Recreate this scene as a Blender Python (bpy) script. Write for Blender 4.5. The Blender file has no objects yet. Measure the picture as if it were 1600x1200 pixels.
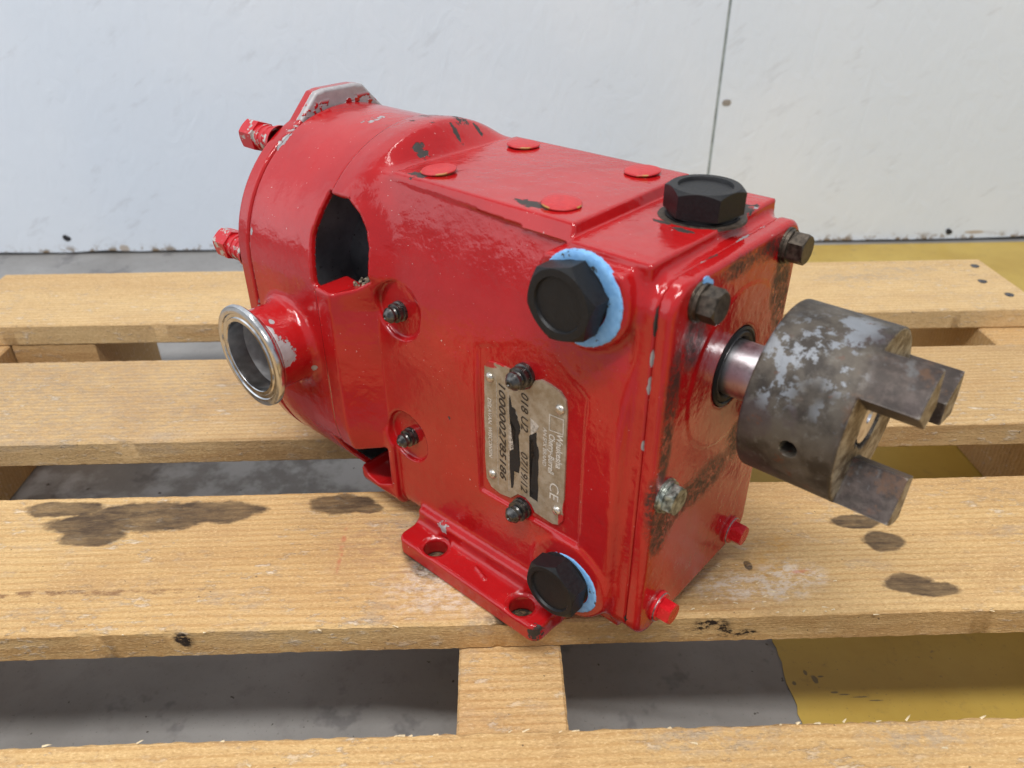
import bpy, bmesh, math, random
import numpy as np
from mathutils import Matrix, Vector
random.seed(7); rng = np.random.default_rng(7)
SC = bpy.context.scene
COL = SC.collection
MM = 0.001
R = math.radians

# ------------------------------------------------------------------ camera
PUMP_YAW = -43.23
cam_d = bpy.data.cameras.new('camera'); cam = bpy.data.objects.new('camera', cam_d); COL.objects.link(cam)
SC.camera = cam
cam_d.sensor_width = 36.0; cam_d.lens = 1202.31 / 1600 * 36
cam_d.clip_start = 0.01; cam_d.clip_end = 60
def cam_matrix(yaw, pitch, roll, loc):
    y, p, r = R(yaw), R(pitch), R(roll)
    f = Vector((math.cos(p)*math.cos(y), math.cos(p)*math.sin(y), math.sin(p)))
    ri = Vector((math.sin(y), -math.cos(y), 0)); up = ri.cross(f)
    c, s = math.cos(r), math.sin(r)
    R2 = ri*c + up*s; U2 = up*c - ri*s
    m = Matrix((R2, U2, -f)).transposed().to_4x4(); m.translation = Vector(loc); return m
cam.matrix_world = cam_matrix(88.475, -31.678, -0.32, (-0.08785, -0.24642, 0.26890))
cam_d.dof.use_dof = True; cam_d.dof.focus_distance = 0.36; cam_d.dof.aperture_fstop = 13.0

# ------------------------------------------------------------------ world and lamps (a bright warehouse bay)
w = bpy.data.worlds.new('World'); SC.world = w; w.use_nodes = True
bg = w.node_tree.nodes['Background']
bg.inputs[0].default_value = (0.85, 0.905, 1.0, 1); bg.inputs[1].default_value = 0.46
def area(name, loc, target, sx, sy, power, col):
    d = bpy.data.lights.new(name, 'AREA'); d.shape = 'RECTANGLE'; d.size = sx; d.size_y = sy
    d.energy = power; d.color = col
    o = bpy.data.objects.new(name, d); COL.objects.link(o)
    o.location = loc
    o.rotation_euler = (Vector(target)-Vector(loc)).to_track_quat('-Z', 'Y').to_euler()
    return o
area('ceiling_strip_lamp', (-0.15, -1.02, 2.6), (0, 0, 0), 2.6, 0.07, 66, (1.0, 0.985, 0.955))
area('ceiling_strip_lamp', (-0.6, 0.35, 2.9), (0, 0.3, 0), 2.6, 0.16, 16, (1.0, 0.97, 0.94))
area('loading_door_daylight', (-2.6, -0.2, 1.05), (0, 0.1, 0.1), 2.4, 2.0, 16, (0.88, 0.94, 1.0))
SC.view_settings.view_transform = 'Standard'; SC.view_settings.look = 'None'
SC.view_settings.exposure = 0.12; SC.view_settings.gamma = 1.0

# ------------------------------------------------------------------ node helper
class NT:
    def __init__(s, name):
        s.m = bpy.data.materials.new(name); s.m.use_nodes = True
        s.t = s.m.node_tree; s.b = s.t.nodes['Principled BSDF']; s.L = s.t.links
        s.tc = s.t.nodes.new('ShaderNodeTexCoord'); s.obj = s.tc.outputs['Object']
    def n(s, k, **kw):
        o = s.t.nodes.new(k)
        for a, v in kw.items(): setattr(o, a, v)
        return o
    def put(s, sock, v):
        if isinstance(v, bpy.types.NodeSocket): s.L.new(v, sock)
        elif v is not None:
            if hasattr(sock.default_value, '__len__') and not hasattr(v, '__len__'): v = (v, v, v)
            if hasattr(sock.default_value, '__len__') and len(sock.default_value) == 4 and len(v) == 3: v = (*v, 1)
            sock.default_value = v
    def set(s, **kw):
        for k, v in kw.items(): s.put(s.b.inputs[k.replace('_', ' ')], v)
    def math(s, op, a, b=None, c=None, clamp=False):
        o = s.n('ShaderNodeMath', operation=op, use_clamp=clamp); s.put(o.inputs[0], a)
        if b is not None: s.put(o.inputs[1], b)
        if c is not None: s.put(o.inputs[2], c)
        return o.outputs[0]
    def vm(s, op, a, b=None):
        o = s.n('ShaderNodeVectorMath', operation=op); s.put(o.inputs[0], a)
        if b is not None: s.put(o.inputs[1], b)
        return o.outputs['Value'] if op in ('LENGTH', 'DISTANCE', 'DOT_PRODUCT') else o.outputs[0]
    def noise(s, scale, detail=4, rough=0.55, vec=None, dist=0.0, stretch=None, off=None):
        v = vec if vec is not None else s.obj
        if stretch or off:
            mp = s.n('ShaderNodeMapping'); s.put(mp.inputs[0], v)
            if stretch: mp.inputs['Scale'].default_value = stretch
            if off: mp.inputs['Location'].default_value = off
            v = mp.outputs[0]
        o = s.n('ShaderNodeTexNoise'); s.put(o.inputs['Vector'], v); o.inputs['Scale'].default_value = scale
        o.inputs['Detail'].default_value = detail; o.inputs['Roughness'].default_value = rough; o.inputs['Distortion'].default_value = dist
        return o.outputs['Fac']
    def ramp(s, fac, *st):
        o = s.n('ShaderNodeValToRGB'); s.put(o.inputs[0], fac); e = o.color_ramp.elements
        while len(e) < len(st): e.new(0.5)
        for q, (p, c) in zip(e, st):
            q.position = p
            q.color = (c, c, c, 1) if not hasattr(c, '__len__') else (*c[:3], 1)
        return o.outputs[0]
    def mix(s, f, a, b, mode='MIX'):
        o = s.n('ShaderNodeMix', data_type='RGBA', blend_type=mode)
        s.put(o.inputs[0], f); s.put(o.inputs[6], a); s.put(o.inputs[7], b); return o.outputs[2]
    def step(s, v, a, b):      # 0 below a, 1 above b (or reversed when a > b)
        o = s.n('ShaderNodeMapRange', interpolation_type='SMOOTHSTEP')
        s.put(o.inputs[0], v); lo, hi = min(a, b), max(a, b)
        o.inputs[1].default_value = lo; o.inputs[2].default_value = hi
        o.inputs[3].default_value, o.inputs[4].default_value = (0, 1) if b > a else (1, 0)
        return o.outputs[0]
    def spots(s, L, amp=0.5, nscale=400, soft=0.1, detail=4):
        """mask that is 1 inside a list of ellipsoids ((x,y,z),(rx,ry,rz)) in mm, with a ragged edge"""
        best = None
        for c, r in L:
            if not hasattr(r, '__len__'): r = (r, r, r)
            d = s.vm('SUBTRACT', s.obj, tuple(x*MM for x in c))
            d = s.vm('MULTIPLY', d, tuple(1/(x*MM) for x in r))
            l = s.vm('LENGTH', d)
            best = l if best is None else s.math('MINIMUM', best, l)
        nz = s.noise(nscale, detail, 0.6)
        nz = s.math('MULTIPLY_ADD', nz, 2*amp, -amp)
        return s.step(s.math('ADD', best, nz), 1+soft, 1-soft)
    def bump(s, h, strength=0.2, dist=0.001, prev=None):
        o = s.n('ShaderNodeBump'); s.put(o.inputs['Height'], h); o.inputs['Strength'].default_value = strength; o.inputs['Distance'].default_value = dist
        if prev is not None: s.L.new(prev, o.inputs['Normal'])
        return o.outputs[0]
    def mx(s, *v):
        o = v[0]
        for q in v[1:]: o = s.math('MAXIMUM', o, q)
        return o
def plain(name, col, rough=0.5, metal=0.0, var=0.25, nscale=600, bump=0.0, **kw):
    t = NT(name); nz = t.noise(nscale, 4)
    c = t.mix(t.step(nz, .3, .7), tuple(x*(1-var) for x in col), tuple(min(1, x*(1+var)) for x in col))
    t.set(Base_Color=c, Roughness=t.math('MULTIPLY_ADD', nz, 0.3, rough-0.15), Metallic=metal)
    if bump: t.set(Normal=t.bump(nz, bump, 0.0005))
    for k, v in kw.items(): t.put(t.b.inputs[k.replace('_', ' ')], v)
    return t.m

# ------------------------------------------------------------------ object helpers
def link(name, me, mat, parent=None):
    o = bpy.data.objects.new(name, me); COL.objects.link(o)
    if mat is not None:
        for m in (mat if isinstance(mat, (list, tuple)) else [mat]): me.materials.append(m)
    if parent is not None: o.parent = parent
    return o
def thing(name, label, cat, loc=(0, 0, 0), rz=0, group=None):
    o = bpy.data.objects.new(name, None); COL.objects.link(o); o.empty_display_size = 0.02
    o.location = loc; o.rotation_euler = (0, 0, rz); o['label'] = label; o['category'] = cat
    if group: o['group'] = group
    return o
def from_bm(name, bm, mat, parent=None, smooth=None):
    bmesh.ops.recalc_face_normals(bm, faces=bm.faces)
    me = bpy.data.meshes.new(name); bm.to_mesh(me); bm.free()
    if smooth is not None: me.shade_smooth() if smooth >= 180 else smooth_by_angle(me, smooth)
    return link(name, me, mat, parent)
def smooth_by_angle(me, deg):
    me.shade_smooth()
    bm = bmesh.new(); bm.from_mesh(me); c = R(deg)
    for e in bm.edges:
        if len(e.link_faces) == 2 and e.calc_face_angle(0) > c: e.smooth = False
    bm.to_mesh(me); bm.free()
AX = {'X': Matrix(((0, 0, 1), (1, 0, 0), (0, 1, 0))), '-Y': Matrix(((1, 0, 0), (0, 0, -1), (0, 1, 0))),
      'Y': Matrix(((-1, 0, 0), (0, 0, 1), (0, 1, 0))), 'Z': Matrix.Identity(3), '-X': Matrix(((0, 0, -1), (-1, 0, 0), (0, 1, 0)))}
def place(c, axis, tilt=(0, 0, 0), spin=0):
    """local z axis points along `axis` (pump directions), origin at c (mm)"""
    from mathutils import Euler
    m = AX[axis].to_4x4() @ Euler(tilt).to_matrix().to_4x4() @ Matrix.Rotation(spin, 4, 'Z')
    m.translation = Vector(c)*MM; return m
def add_lathe(bm, prof, seg=40, m=Matrix.Identity(4), shape=None):
    """prof = [(z, r)] in mm; shape(angle, i) optional radius factor (hex heads)"""
    rings = []
    for i, (z, r) in enumerate(prof):
        if r <= 1e-6: rings.append([bm.verts.new(m @ Vector((0, 0, z*MM)))]); continue
        rg = []
        for k in range(seg):
            a = 2*math.pi*k/seg; q = r*(shape(a, i) if shape else 1)
            rg.append(bm.verts.new(m @ Vector((q*math.cos(a)*MM, q*math.sin(a)*MM, z*MM))))
        rings.append(rg)
    for A, B in zip(rings, rings[1:]):
        if len(A) == 1 and len(B) == 1: continue
        for k in range(seg):
            k2 = (k+1) % seg
            if len(A) == 1: bm.faces.new((A[0], B[k2], B[k]))
            elif len(B) == 1: bm.faces.new((A[k], A[k2], B[0]))
            else: bm.faces.new((A[k], A[k2], B[k2], B[k]))
def lathe(name, prof, c, axis, mat, parent, seg=40, smooth=35, tilt=(0, 0, 0), shape=None, spin=0):
    bm = bmesh.new(); add_lathe(bm, prof, seg, place(c, axis, tilt, spin), shape)
    return from_bm(name, bm, mat, parent, smooth)
def hexr(a):  # factor that turns a circle of circumradius r into a hexagon
    return math.cos(math.pi/6)/math.cos((a % (math.pi/3)) - math.pi/6)
def hexprism(name, z0, z1, af, c, axis, mat, parent, spin=0, recess=None, tilt=(0, 0, 0), cham=1.0):
    """hexagon head with the usual conical chamfer on its top: where the cone cuts a flat it leaves an arc"""
    R0 = af/2/math.cos(math.pi/6); seg = 96
    bm = bmesh.new(); m = place(c, axis, tilt, spin)
    rt = af/2*0.985
    def ring(zf, rf):
        out = []
        for k in range(seg):
            a = 2*math.pi*k/seg; out.append(bm.verts.new(m @ Vector((rf(a)*math.cos(a)*MM, rf(a)*math.sin(a)*MM, zf(a)*MM))))
        return out
    hx = lambda a: R0*hexr(a)
    slope = 0.58*cham
    zc = lambda a: z1 - max(0, (hx(a)-rt))*slope
    rings = [ring(lambda a: z0, hx), ring(zc, hx), ring(lambda a: z1, lambda a: rt)]
    if recess:
        rr, dp = recess
        rings += [ring(lambda a: z1, lambda a: rr), ring(lambda a: z1-dp*.4, lambda a: rr-0.25), ring(lambda a: z1-dp, lambda a: rr-.5), ring(lambda a: z1-dp, lambda a: rr*.5)]
        zt = z1-dp
    else: zt = z1
    for A, B in zip(rings, rings[1:]):
        for k in range(seg):
            k2 = (k+1) % seg; bm.faces.new((A[k], A[k2], B[k2], B[k]))
    bm.faces.new(rings[-1]); bm.faces.new(rings[0][::-1])
    return from_bm(name, bm, mat, parent, 28)
def add_poly(bm, pts, z0, z1):
    lo = [bm.verts.new((x*MM, y*MM, z0*MM)) for x, y in pts]; hi = [bm.verts.new((x*MM, y*MM, z1*MM)) for x, y in pts]
    f = bm.faces.new(hi); bm.faces.new(lo[::-1])
    for i in range(len(pts)):
        j = (i+1) % len(pts); bm.faces.new((lo[i], lo[j], hi[j], hi[i]))
    return f

# ------------------------------------------------------------------ solid modelling by distance fields (mm)
def smin(a, b, k):
    h = np.clip(.5+.5*(b-a)/k, 0, 1); return b*(1-h)+a*h-k*h*(1-h)
def smax(a, b, k): return -smin(-a, -b, k)
def sbox(x, y, z, c, h, r=0.0):
    qx, qy, qz = abs(x-c[0])-h[0]+r, abs(y-c[1])-h[1]+r, abs(z-c[2])-h[2]+r
    return np.sqrt(np.maximum(qx, 0)**2+np.maximum(qy, 0)**2+np.maximum(qz, 0)**2)+np.minimum(np.maximum(np.maximum(qx, qy), qz), 0)-r
def box2(u, v, cu, cv, hu, hv, r):
    qu, qv = abs(u-cu)-hu+r, abs(v-cv)-hv+r
    return np.sqrt(np.maximum(qu, 0)**2+np.maximum(qv, 0)**2)+np.minimum(np.maximum(qu, qv), 0)-r
def slab(d2, w0, h, r=0.0):     # extrude a 2D field: |w0| < h, rounded edge r
    a, b = d2+r, abs(w0)-h+r
    return np.sqrt(np.maximum(a, 0)**2+np.maximum(b, 0)**2)+np.minimum(np.maximum(a, b), 0)-r
def poly2(u, v, P):
    P = np.array(P, float); d = None; s = None
    n = len(P)
    for i in range(n):
        a, b = P[i], P[i-1]; e = b-a
        wu, wv = u-a[0], v-a[1]
        t = np.clip((wu*e[0]+wv*e[1])/(e@e), 0, 1)
        q = (wu-e[0]*t)**2+(wv-e[1]*t)**2
        d = q if d is None else np.minimum(d, q)
        c1, c2, c3 = v >= a[1], v < b[1], e[0]*wv > e[1]*wu
        flip = (c1 & c2 & c3) | (~c1 & ~c2 & ~c3)
        s = np.where(flip, -1.0, 1.0) if s is None else np.where(flip, -s, s)
    return s*np.sqrt(d)
def surface(name, f, lo, hi, h, mat, parent, smooth=None, it=3, inner=None):
    """surface nets on a regular grid, then the vertices are pulled onto the field's zero"""
    ax = [np.arange(l, u+h, h, dtype=np.float32) for l, u in zip(lo, hi)]
    D = np.broadcast_to(f(ax[0][:, None, None], ax[1][None, :, None], ax[2][None, None, :]), tuple(len(a) for a in ax)).astype(np.float32)
    S = D < 0
    c = [S[i:S.shape[0]-1+i, j:S.shape[1]-1+j, k:S.shape[2]-1+k] for i in (0, 1) for j in (0, 1) for k in (0, 1)]
    cnt = sum(q.astype(np.int8) for q in c); M = (cnt > 0) & (cnt < 8)
    cell = np.argwhere(M); idx = np.full(M.shape, -1, np.int32); idx[M] = np.arange(len(cell))
    acc = np.zeros((len(cell), 3)); num = np.zeros(len(cell))
    offs = [(i, j, k) for i in (0, 1) for j in (0, 1) for k in (0, 1)]
    val = {o: D[cell[:, 0]+o[0], cell[:, 1]+o[1], cell[:, 2]+o[2]] for o in offs}
    for o in offs:
        for a in range(3):
            if o[a]: continue
            p = list(o); p[a] = 1; v0, v1 = val[o], val[tuple(p)]
            cr = (v0 < 0) != (v1 < 0); t = np.where(cr, v0/np.where(cr, v0-v1, 1), 0)
            pt = np.array(o, float)[None, :].repeat(len(cell), 0); pt[:, a] += t
            acc += np.where(cr[:, None], pt, 0); num += cr
    V = (cell+acc/num[:, None])*h+np.array(lo)
    V0 = V.copy(); e = 0.05
    for _ in range(it):
        x, y, z = V.T
        d = f(x, y, z)
        g = np.stack([f(x+e, y, z)-f(x-e, y, z), f(x, y+e, z)-f(x, y-e, z), f(x, y, z+e)-f(x, y, z-e)], 1)/(2*e)
        g2 = np.maximum((g*g).sum(1), 0.25)
        V = V-(d/g2)[:, None]*g
        V = V0+np.clip(V-V0, -h*.7, h*.7)
    F = []
    for a in range(3):
        sl0 = [slice(None)]*3; sl1 = [slice(None)]*3; sl0[a] = slice(0, -1); sl1[a] = slice(1, None)
        s0, s1 = S[tuple(sl0)], S[tuple(sl1)]
        b, cc = (a+1) % 3, (a+2) % 3
        e_ = np.argwhere(s0 != s1)
        ok = (e_[:, b] > 0) & (e_[:, cc] > 0) & (e_[:, b] < S.shape[b]-1) & (e_[:, cc] < S.shape[cc]-1); e_ = e_[ok]
        def at(db, dc):
            q = e_.copy(); q[:, b] -= db; q[:, cc] -= dc; return idx[q[:, 0], q[:, 1], q[:, 2]]
        Q = np.stack([at(0, 0), at(1, 0), at(1, 1), at(0, 1)], 1)
        ins = s0[e_[:, 0], e_[:, 1], e_[:, 2]]
        Q[~ins] = Q[~ins][:, ::-1]
        F.append(Q)
    F = np.concatenate(F)
    me = bpy.data.meshes.new(name)
    me.vertices.add(len(V)); me.vertices.foreach_set('co', (V*MM).astype(np.float32).ravel())
    me.loops.add(F.size); me.loops.foreach_set('vertex_index', F.ravel().astype(np.int32))
    me.polygons.add(len(F)); me.polygons.foreach_set('loop_start', np.arange(0, F.size, 4, dtype=np.int32))
    me.update(calc_edges=True); me.validate()
    bm = bmesh.new(); bm.from_mesh(me); bmesh.ops.recalc_face_normals(bm, faces=bm.faces)
    bmesh.ops.triangulate(bm, faces=bm.faces) if False else None
    bm.to_mesh(me); bm.free()
    me.shade_smooth()
    if smooth: smooth_by_angle(me, smooth)
    o = link(name, me, mat, parent)
    if inner:       # unpainted inside of the casting gets the second material slot
        n = len(me.polygons); ce = np.zeros(n*3, np.float32); me.polygons.foreach_get('center', ce); ce = ce.reshape(-1, 3)/MM
        me.polygons.foreach_set('material_index', inner(ce[:, 0], ce[:, 1], ce[:, 2]).astype(np.int32)); me.update()
    return o

# ================================================================== MATERIALS
def red_paint():
    t = NT('red_gloss_paint')
    n1 = t.noise(60, 3); n2 = t.noise(1500, 2); n3 = t.noise(260, 4, 0.6); n4 = t.noise(22, 5, .6)
    col = t.mix(t.step(n4, .3, .7), (0.36, 0.006, 0.008), (0.44, 0.010, 0.011))
    col = t.mix(t.math('MULTIPLY', t.step(n3, .62, .75), .18), col, (0.30, 0.010, 0.010))
    # chips down to the dark iron / primer
    dark = t.spots([((-152.1, 12.4, 186), (5, 4.0, 3)), ((-165, 9, 186), (7, 2.0, 4)), ((-166, 4, 187), (7, 1.6, 4)), ((-162, -5.7, 186), (3.4, 2.6, 3)), ((-143.5, -18, 183), (3.2, 3.0, 6)),
                    ((-172, -12, 184), (2.6, 1.0, 3)), ((-146, 5, 184), (4.5, 1.4, 4)), ((-152, -4, 186), (1.4, 2.6, 3)), ((-158, 16, 187), (6, 1.3, 4)), ((-147, 20, 183), (3, 1.2, 4)), ((-156, -20, 183), (1.6, 1.4, 3)), ((-160, 2, 188), (2.2, 1, 4)), ((-70.5, -32.3, 178), (6.5, 3.4, 1)), ((-127, -33.6, 177.6), (5.0, 3.6, 1.4)),
                    ((-34, -70, 5), (6, 6, 7)), ((-122, -69.5, 7.5), (1.8, 1.8, 2)), ((-14.7, 20.5, 174), (7, 8, 1.2)),
                    ((-6.2, -46.2, 157), (.8, 1.6, 5.5)), ((-6.1, -14, 170), (.9, 4, 1.6)), ((-6, -44, 21), (2, 2, 3)), ((-30, -8, 174), (3.5, 1.2, 1)), ((-20, -11, 174), (4.2, 1.6, 1)),
                    ((-100.5, -50, 80), (0.7, 1.2, 1.2)), ((-104, -50, 132), (1.2, 1, .6))], 1.5, 330, 0.08, 6)
    grey = t.spots([((-6.3, 9, 170), (1.0, 6, 1.8)), ((-6.3, -20, 170), (.8, 2.4, 1.3)), ((-6.2, -46.5, 144), (.75, 2, 3.0)), ((-6.2, -46.5, 133), (.7, 2, 4)), ((-6.4, 24, 170), (.9, 2.4, 1.4)),
                    ((-6.2, -46.5, 108), (.6, 2, 2.2)), ((-12, 28, 174), (.8, 1.6, 1)),
                    ((-106, -52.5, 15.5), (3.2, 3, 2.6)), ((-183, -8, 184), (2.4, 5, 5)), ((-187, -11, 183), (1.6, 4, 5)), ((-218, -60, 140), (.8, 4, 2.0)),
                    ((-219.8, -63.5, 118), (.8, 3, 22)), ((-219.8, -63.5, 94), (2.6, 3, 10)), ((-177, -80, 97), (6, 4.5, 6.5)), ((-180, -82, 104), (7, 1.8, 7)), ((-186, -78, 109), (2, 1.2, 2)), ((-176, -66, 84), (1.2, 2, 2)), ((-210, -60, 132), (.9, 3, 1.2)),
                    ((-168, -61, 137), (.6, 3, 2.6)), ((-219.6, -33, 175), (2.0, 9, 5))], 1.3, 330, 0.08, 6)
    # bare machined lug on the rear cover, ragged where the paint still clings
    sx = t.n('ShaderNodeSeparateXYZ'); t.L.new(t.obj, sx.inputs[0]); X, Y, Z = sx.outputs
    lug = t.math('MULTIPLY', t.step(Z, .1795, .1805), t.math('MULTIPLY', t.step(X, -.2243, -.2238), t.step(X, -.2196, -.2200)))
    keep = t.math('MULTIPLY', t.step(t.noise(170, 3, .5, off=(.013, .02, 0)), .53, .57), t.step(Z, .1915, .1895))
    lug = t.math('MULTIPLY', lug, t.math('SUBTRACT', 1.0, keep))
    grey = t.mx(grey, lug)
    tiny = t.math('MULTIPLY', t.step(t.noise(900, 2, .5), .735, .755), t.step(t.noise(45, 2), .45, .60))
    # oily soot smeared over the front plate
    soot = t.spots([((0, -31, 147), (4, 7, 12)), ((0, -41, 129), (4, 4.5, 20)), ((0, -41, 107), (4, 4, 16)), ((0, -28, 72), (4, 18, 8)), ((0, -6, 72), (4, 20, 9)), ((0, 22, 80), (4, 12, 12)), ((0, -40, 76), (4, 7, 12)), ((0, -37, 64), (4, 8, 9)),
                    ((0, 34, 147), (4, 8, 13)), ((0, 38, 135), (4, 7, 13)), ((0, -2, 164), (4, 15, 4)), ((0, 19, 163), (4, 10, 4)), ((0, -46, 86), (3, 3, 10))], 0.35, 160, 0.35)
    sootn = t.step(t.math('ADD', t.noise(430, 8, .78, off=(.37, .11, .73), dist=.8), t.math('MULTIPLY_ADD', t.noise(90, 3), .25, -.125)), 0.36, .56)
    soot = t.math('MULTIPLY', soot, sootn)
    haze = t.math('MULTIPLY', t.step(t.noise(330, 6, .75), .55, .8), t.step(X, -.0012, -.0004))
    col = t.mix(t.math('MULTIPLY', haze, .35), col, (0.36, 0.09, 0.05))
    col = t.mix(t.math('MULTIPLY', soot, .95), col, (0.020, 0.010, 0.008))
    col = t.mix(tiny, col, (0.55, 0.40, 0.38))
    col = t.mix(grey, col, t.mix(t.noise(300, 3), (0.34, 0.32, 0.33), (0.52, 0.50, 0.50)))
    col = t.mix(dark, col, t.mix(n3, (0.014, 0.010, 0.008), (0.050, 0.040, 0.033)))
    chips = t.mx(dark, grey)
    rough = t.mix(t.step(n1, .35, .7), (.09,)*3, (.18,)*3)
    rough = t.mix(t.mx(soot, t.math('MULTIPLY', haze, .5)), rough, (.55,)*3)
    rough = t.mix(chips, rough, (.62,)*3)
    peel = t.math('ADD', t.math('MULTIPLY', n2, 0.35), t.math('MULTIPLY', n3, 0.65))
    hgt = t.math('SUBTRACT', t.math('MULTIPLY', peel, .22), t.math('MULTIPLY', t.mx(dark, grey), .8))
    bp = t.bump(hgt, 0.75, 0.0006)
    bp = t.bump(t.noise(110, 3, .6), 0.35, 0.0011, bp)
    bp = t.bump(n1, 0.30, 0.0016, bp)
    t.set(Base_Color=col, Roughness=rough, Normal=bp, Metallic=t.math('MULTIPLY', grey, .55))
    t.b.inputs['Coat Weight'].default_value = 0.0
    t.b.inputs['Specular IOR Level'].default_value = 0.6
    return t.m
RED = red_paint()
def cavity_mat():
    t = NT('bare_dark_casting'); n = t.noise(60, 5, .6); f = t.noise(300, 5, .65)
    c = t.mix(t.step(n, .35, .7), (0.17, 0.175, 0.19), (0.29, 0.30, 0.32)); c = t.mix(t.step(f, .60, .70), c, (0.10, 0.09, 0.085))
    t.set(Base_Color=c, Roughness=.5, Metallic=.3, Normal=t.bump(f, .3, .0006)); return t.m
CAVITY = cavity_mat()

def rusty_steel():
    t = NT('rusty_coupling_steel')
    a = t.noise(70, 6, .62); b = t.noise(260, 6, .7); c = t.noise(34, 4, .55, off=(.3, .1, .7))
    col = t.mix(t.step(a, .38, .62), (0.030, 0.022, 0.016), (0.100, 0.082, 0.063))
    col = t.mix(t.math('MULTIPLY', t.step(b, .52, .68), .5), col, (0.17, 0.155, 0.135))
    col = t.mix(t.math('MULTIPLY', t.step(c, .54, .60), .55), col, (0.070, 0.046, 0.050))
    sil = t.spots([((29, -16, 147), (12, 13, 7)), ((24, -21, 143), (8, 10, 10)), ((37, -8, 151), (12, 10, 6)), ((46, -16, 143), (6, 7, 5)), ((27, -23, 137), (7, 7, 8)), ((49, -24, 133), (8, 5, 4)), ((40, 2, 152), (9, 8, 4))], .25, 60, .6, 3)
    sn = t.math('ADD', t.noise(75, 6, .68, off=(.15, .4, .2)), t.math('MULTIPLY_ADD', t.noise(380, 4, .6), .22, -.11))
    sil = t.math('MULTIPLY', sil, t.step(sn, .51, .56))
    rust = t.math('MULTIPLY', t.step(t.noise(120, 5, .7, off=(.5, .2, 0)), .60, .68), .8)
    col = t.mix(rust, col, (0.13, 0.045, 0.022))
    col = t.mix(sil, col, t.mix(b, (0.175, 0.185, 0.20), (0.26, 0.275, 0.30)))
    sxx = t.n('ShaderNodeSeparateXYZ'); t.L.new(t.obj, sxx.inputs[0])
    jaw = t.math('MULTIPLY', t.step(t.math('ADD', sxx.outputs[0], t.math('MULTIPLY_ADD', a, .02, -.01)), .049, .056), .8)
    jc = t.mix(t.step(b, .40, .62), (0.026, 0.016, 0.013), (0.070, 0.048, 0.040)); jc = t.mix(t.step(t.noise(150, 5, .65, off=(.9, 0, .3)), .58, .68), jc, (0.11, 0.105, 0.105)); jc = t.mix(t.step(t.noise(90, 5, .7, off=(.2, .7, .3)), .52, .60), jc, (0.105, 0.050, 0.024))
    col = t.mix(jaw, col, jc)
    # sawn faces between and at the ends of the jaws stay a lighter, browner steel
    g = t.n('ShaderNodeNewGeometry'); vt = t.n('ShaderNodeVectorTransform', vector_type='NORMAL', convert_from='WORLD', convert_to='OBJECT')
    t.L.new(g.outputs['True Normal'], vt.inputs[0]); sp = t.n('ShaderNodeSeparateXYZ'); t.L.new(vt.outputs[0], sp.inputs[0])
    face = t.step(sp.outputs[0], .80, .92)
    streak = t.noise(240, 5, .7, stretch=(1, .5, 1))
    fc = t.mix(t.step(streak, .38, .62), (0.10, 0.065, 0.035), (0.36, 0.30, 0.21))
    col = t.mix(face, col, fc)
    edge = t.step(g.outputs['Pointiness'], .535, .60)
    col = t.mix(t.math('MULTIPLY', edge, .7), col, (0.36, 0.33, 0.29))
    t.set(Base_Color=col, Roughness=t.mix(sil, (.50,)*3, (.40,)*3), Metallic=.25)
    t.set(Normal=t.bump(t.math('ADD', b, t.math('MULTIPLY', a, 1.5)), .30, .0006))
    return t.m
RUST = rusty_steel()
STEEL = plain('polished_stainless', (0.62, 0.62, 0.62), .20, 1.0, .12, 300)
SHAFT = None
def shaft_mat():
    t = NT('shaft_steel'); a = t.noise(160, 5, .65); s = t.noise(40, 3, .5, stretch=(6, 1, 1))
    col = t.mix(t.step(a, .45, .7), (0.78, 0.77, 0.80), (0.50, 0.46, 0.48))
    col = t.mix(t.step(t.noise(80, 4, .6, off=(.2, .5, .1)), .62, .72), col, (0.22, 0.14, 0.10))
    t.set(Base_Color=col, Metallic=1.0, Roughness=t.math('MULTIPLY_ADD', s, 0.14, .26)); return t.m
SHAFT = shaft_mat()
BLACK = plain('black_plastic', (0.008, 0.008, 0.009), .46, 0, .25, 900, .15, Specular_IOR_Level=.35)
RUBBER = plain('black_rubber', (0.010, 0.010, 0.011), .5, 0, .2, 500, .2)
DARKSTEEL = plain('oily_bolt_steel', (0.085, 0.068, 0.052), .42, .75, .55, 500, .35)
ZINC = plain('scuffed_zinc', (0.25, 0.27, 0.24), .38, .8, .75, 420, .6)
FITTING = plain('grease_fitting_steel', (0.11, 0.105, 0.10), .30, .9, .45, 500, .2)
RIVET = plain('rivet_aluminium', (0.62, 0.58, 0.52), .30, .9, .25, 900, .2)
REDBOLT = plain('red_painted_bolt', (0.55, 0.010, 0.016), .25, 0, .12, 300, .15)
WASHER = plain('worn_washer', (0.45, 0.40, 0.40), .35, .8, .5, 400)
def blue_seal():
    t = NT('blue_thread_sealant'); n = t.noise(420, 5, .65)
    dots = t.step(t.noise(300, 4, .65, off=(.1, .3, .6)), .60, .64)
    col = t.mix(t.step(n, .3, .7), (0.17, 0.40, 0.74), (0.24, 0.50, 0.84))
    col = t.mix(dots, col, (0.05, 0.05, 0.04)); t.set(Base_Color=col, Roughness=.5, Normal=t.bump(n, .2, .0005)); return t.m
BLUE = blue_seal()
def nut_mat():
    t = NT('chipped_red_nut'); n = t.step(t.noise(210, 5, .6), .54, .58)
    col = t.mix(n, (0.50, 0.012, 0.018), t.mix(t.noise(350, 4), (0.30, 0.29, 0.25), (0.68, 0.67, 0.64)))
    t.set(Base_Color=col, Metallic=t.math('MULTIPLY', n, .4), Roughness=.33, Normal=t.bump(n, -.4, .0004)); return t.m
NUT = nut_mat()
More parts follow.
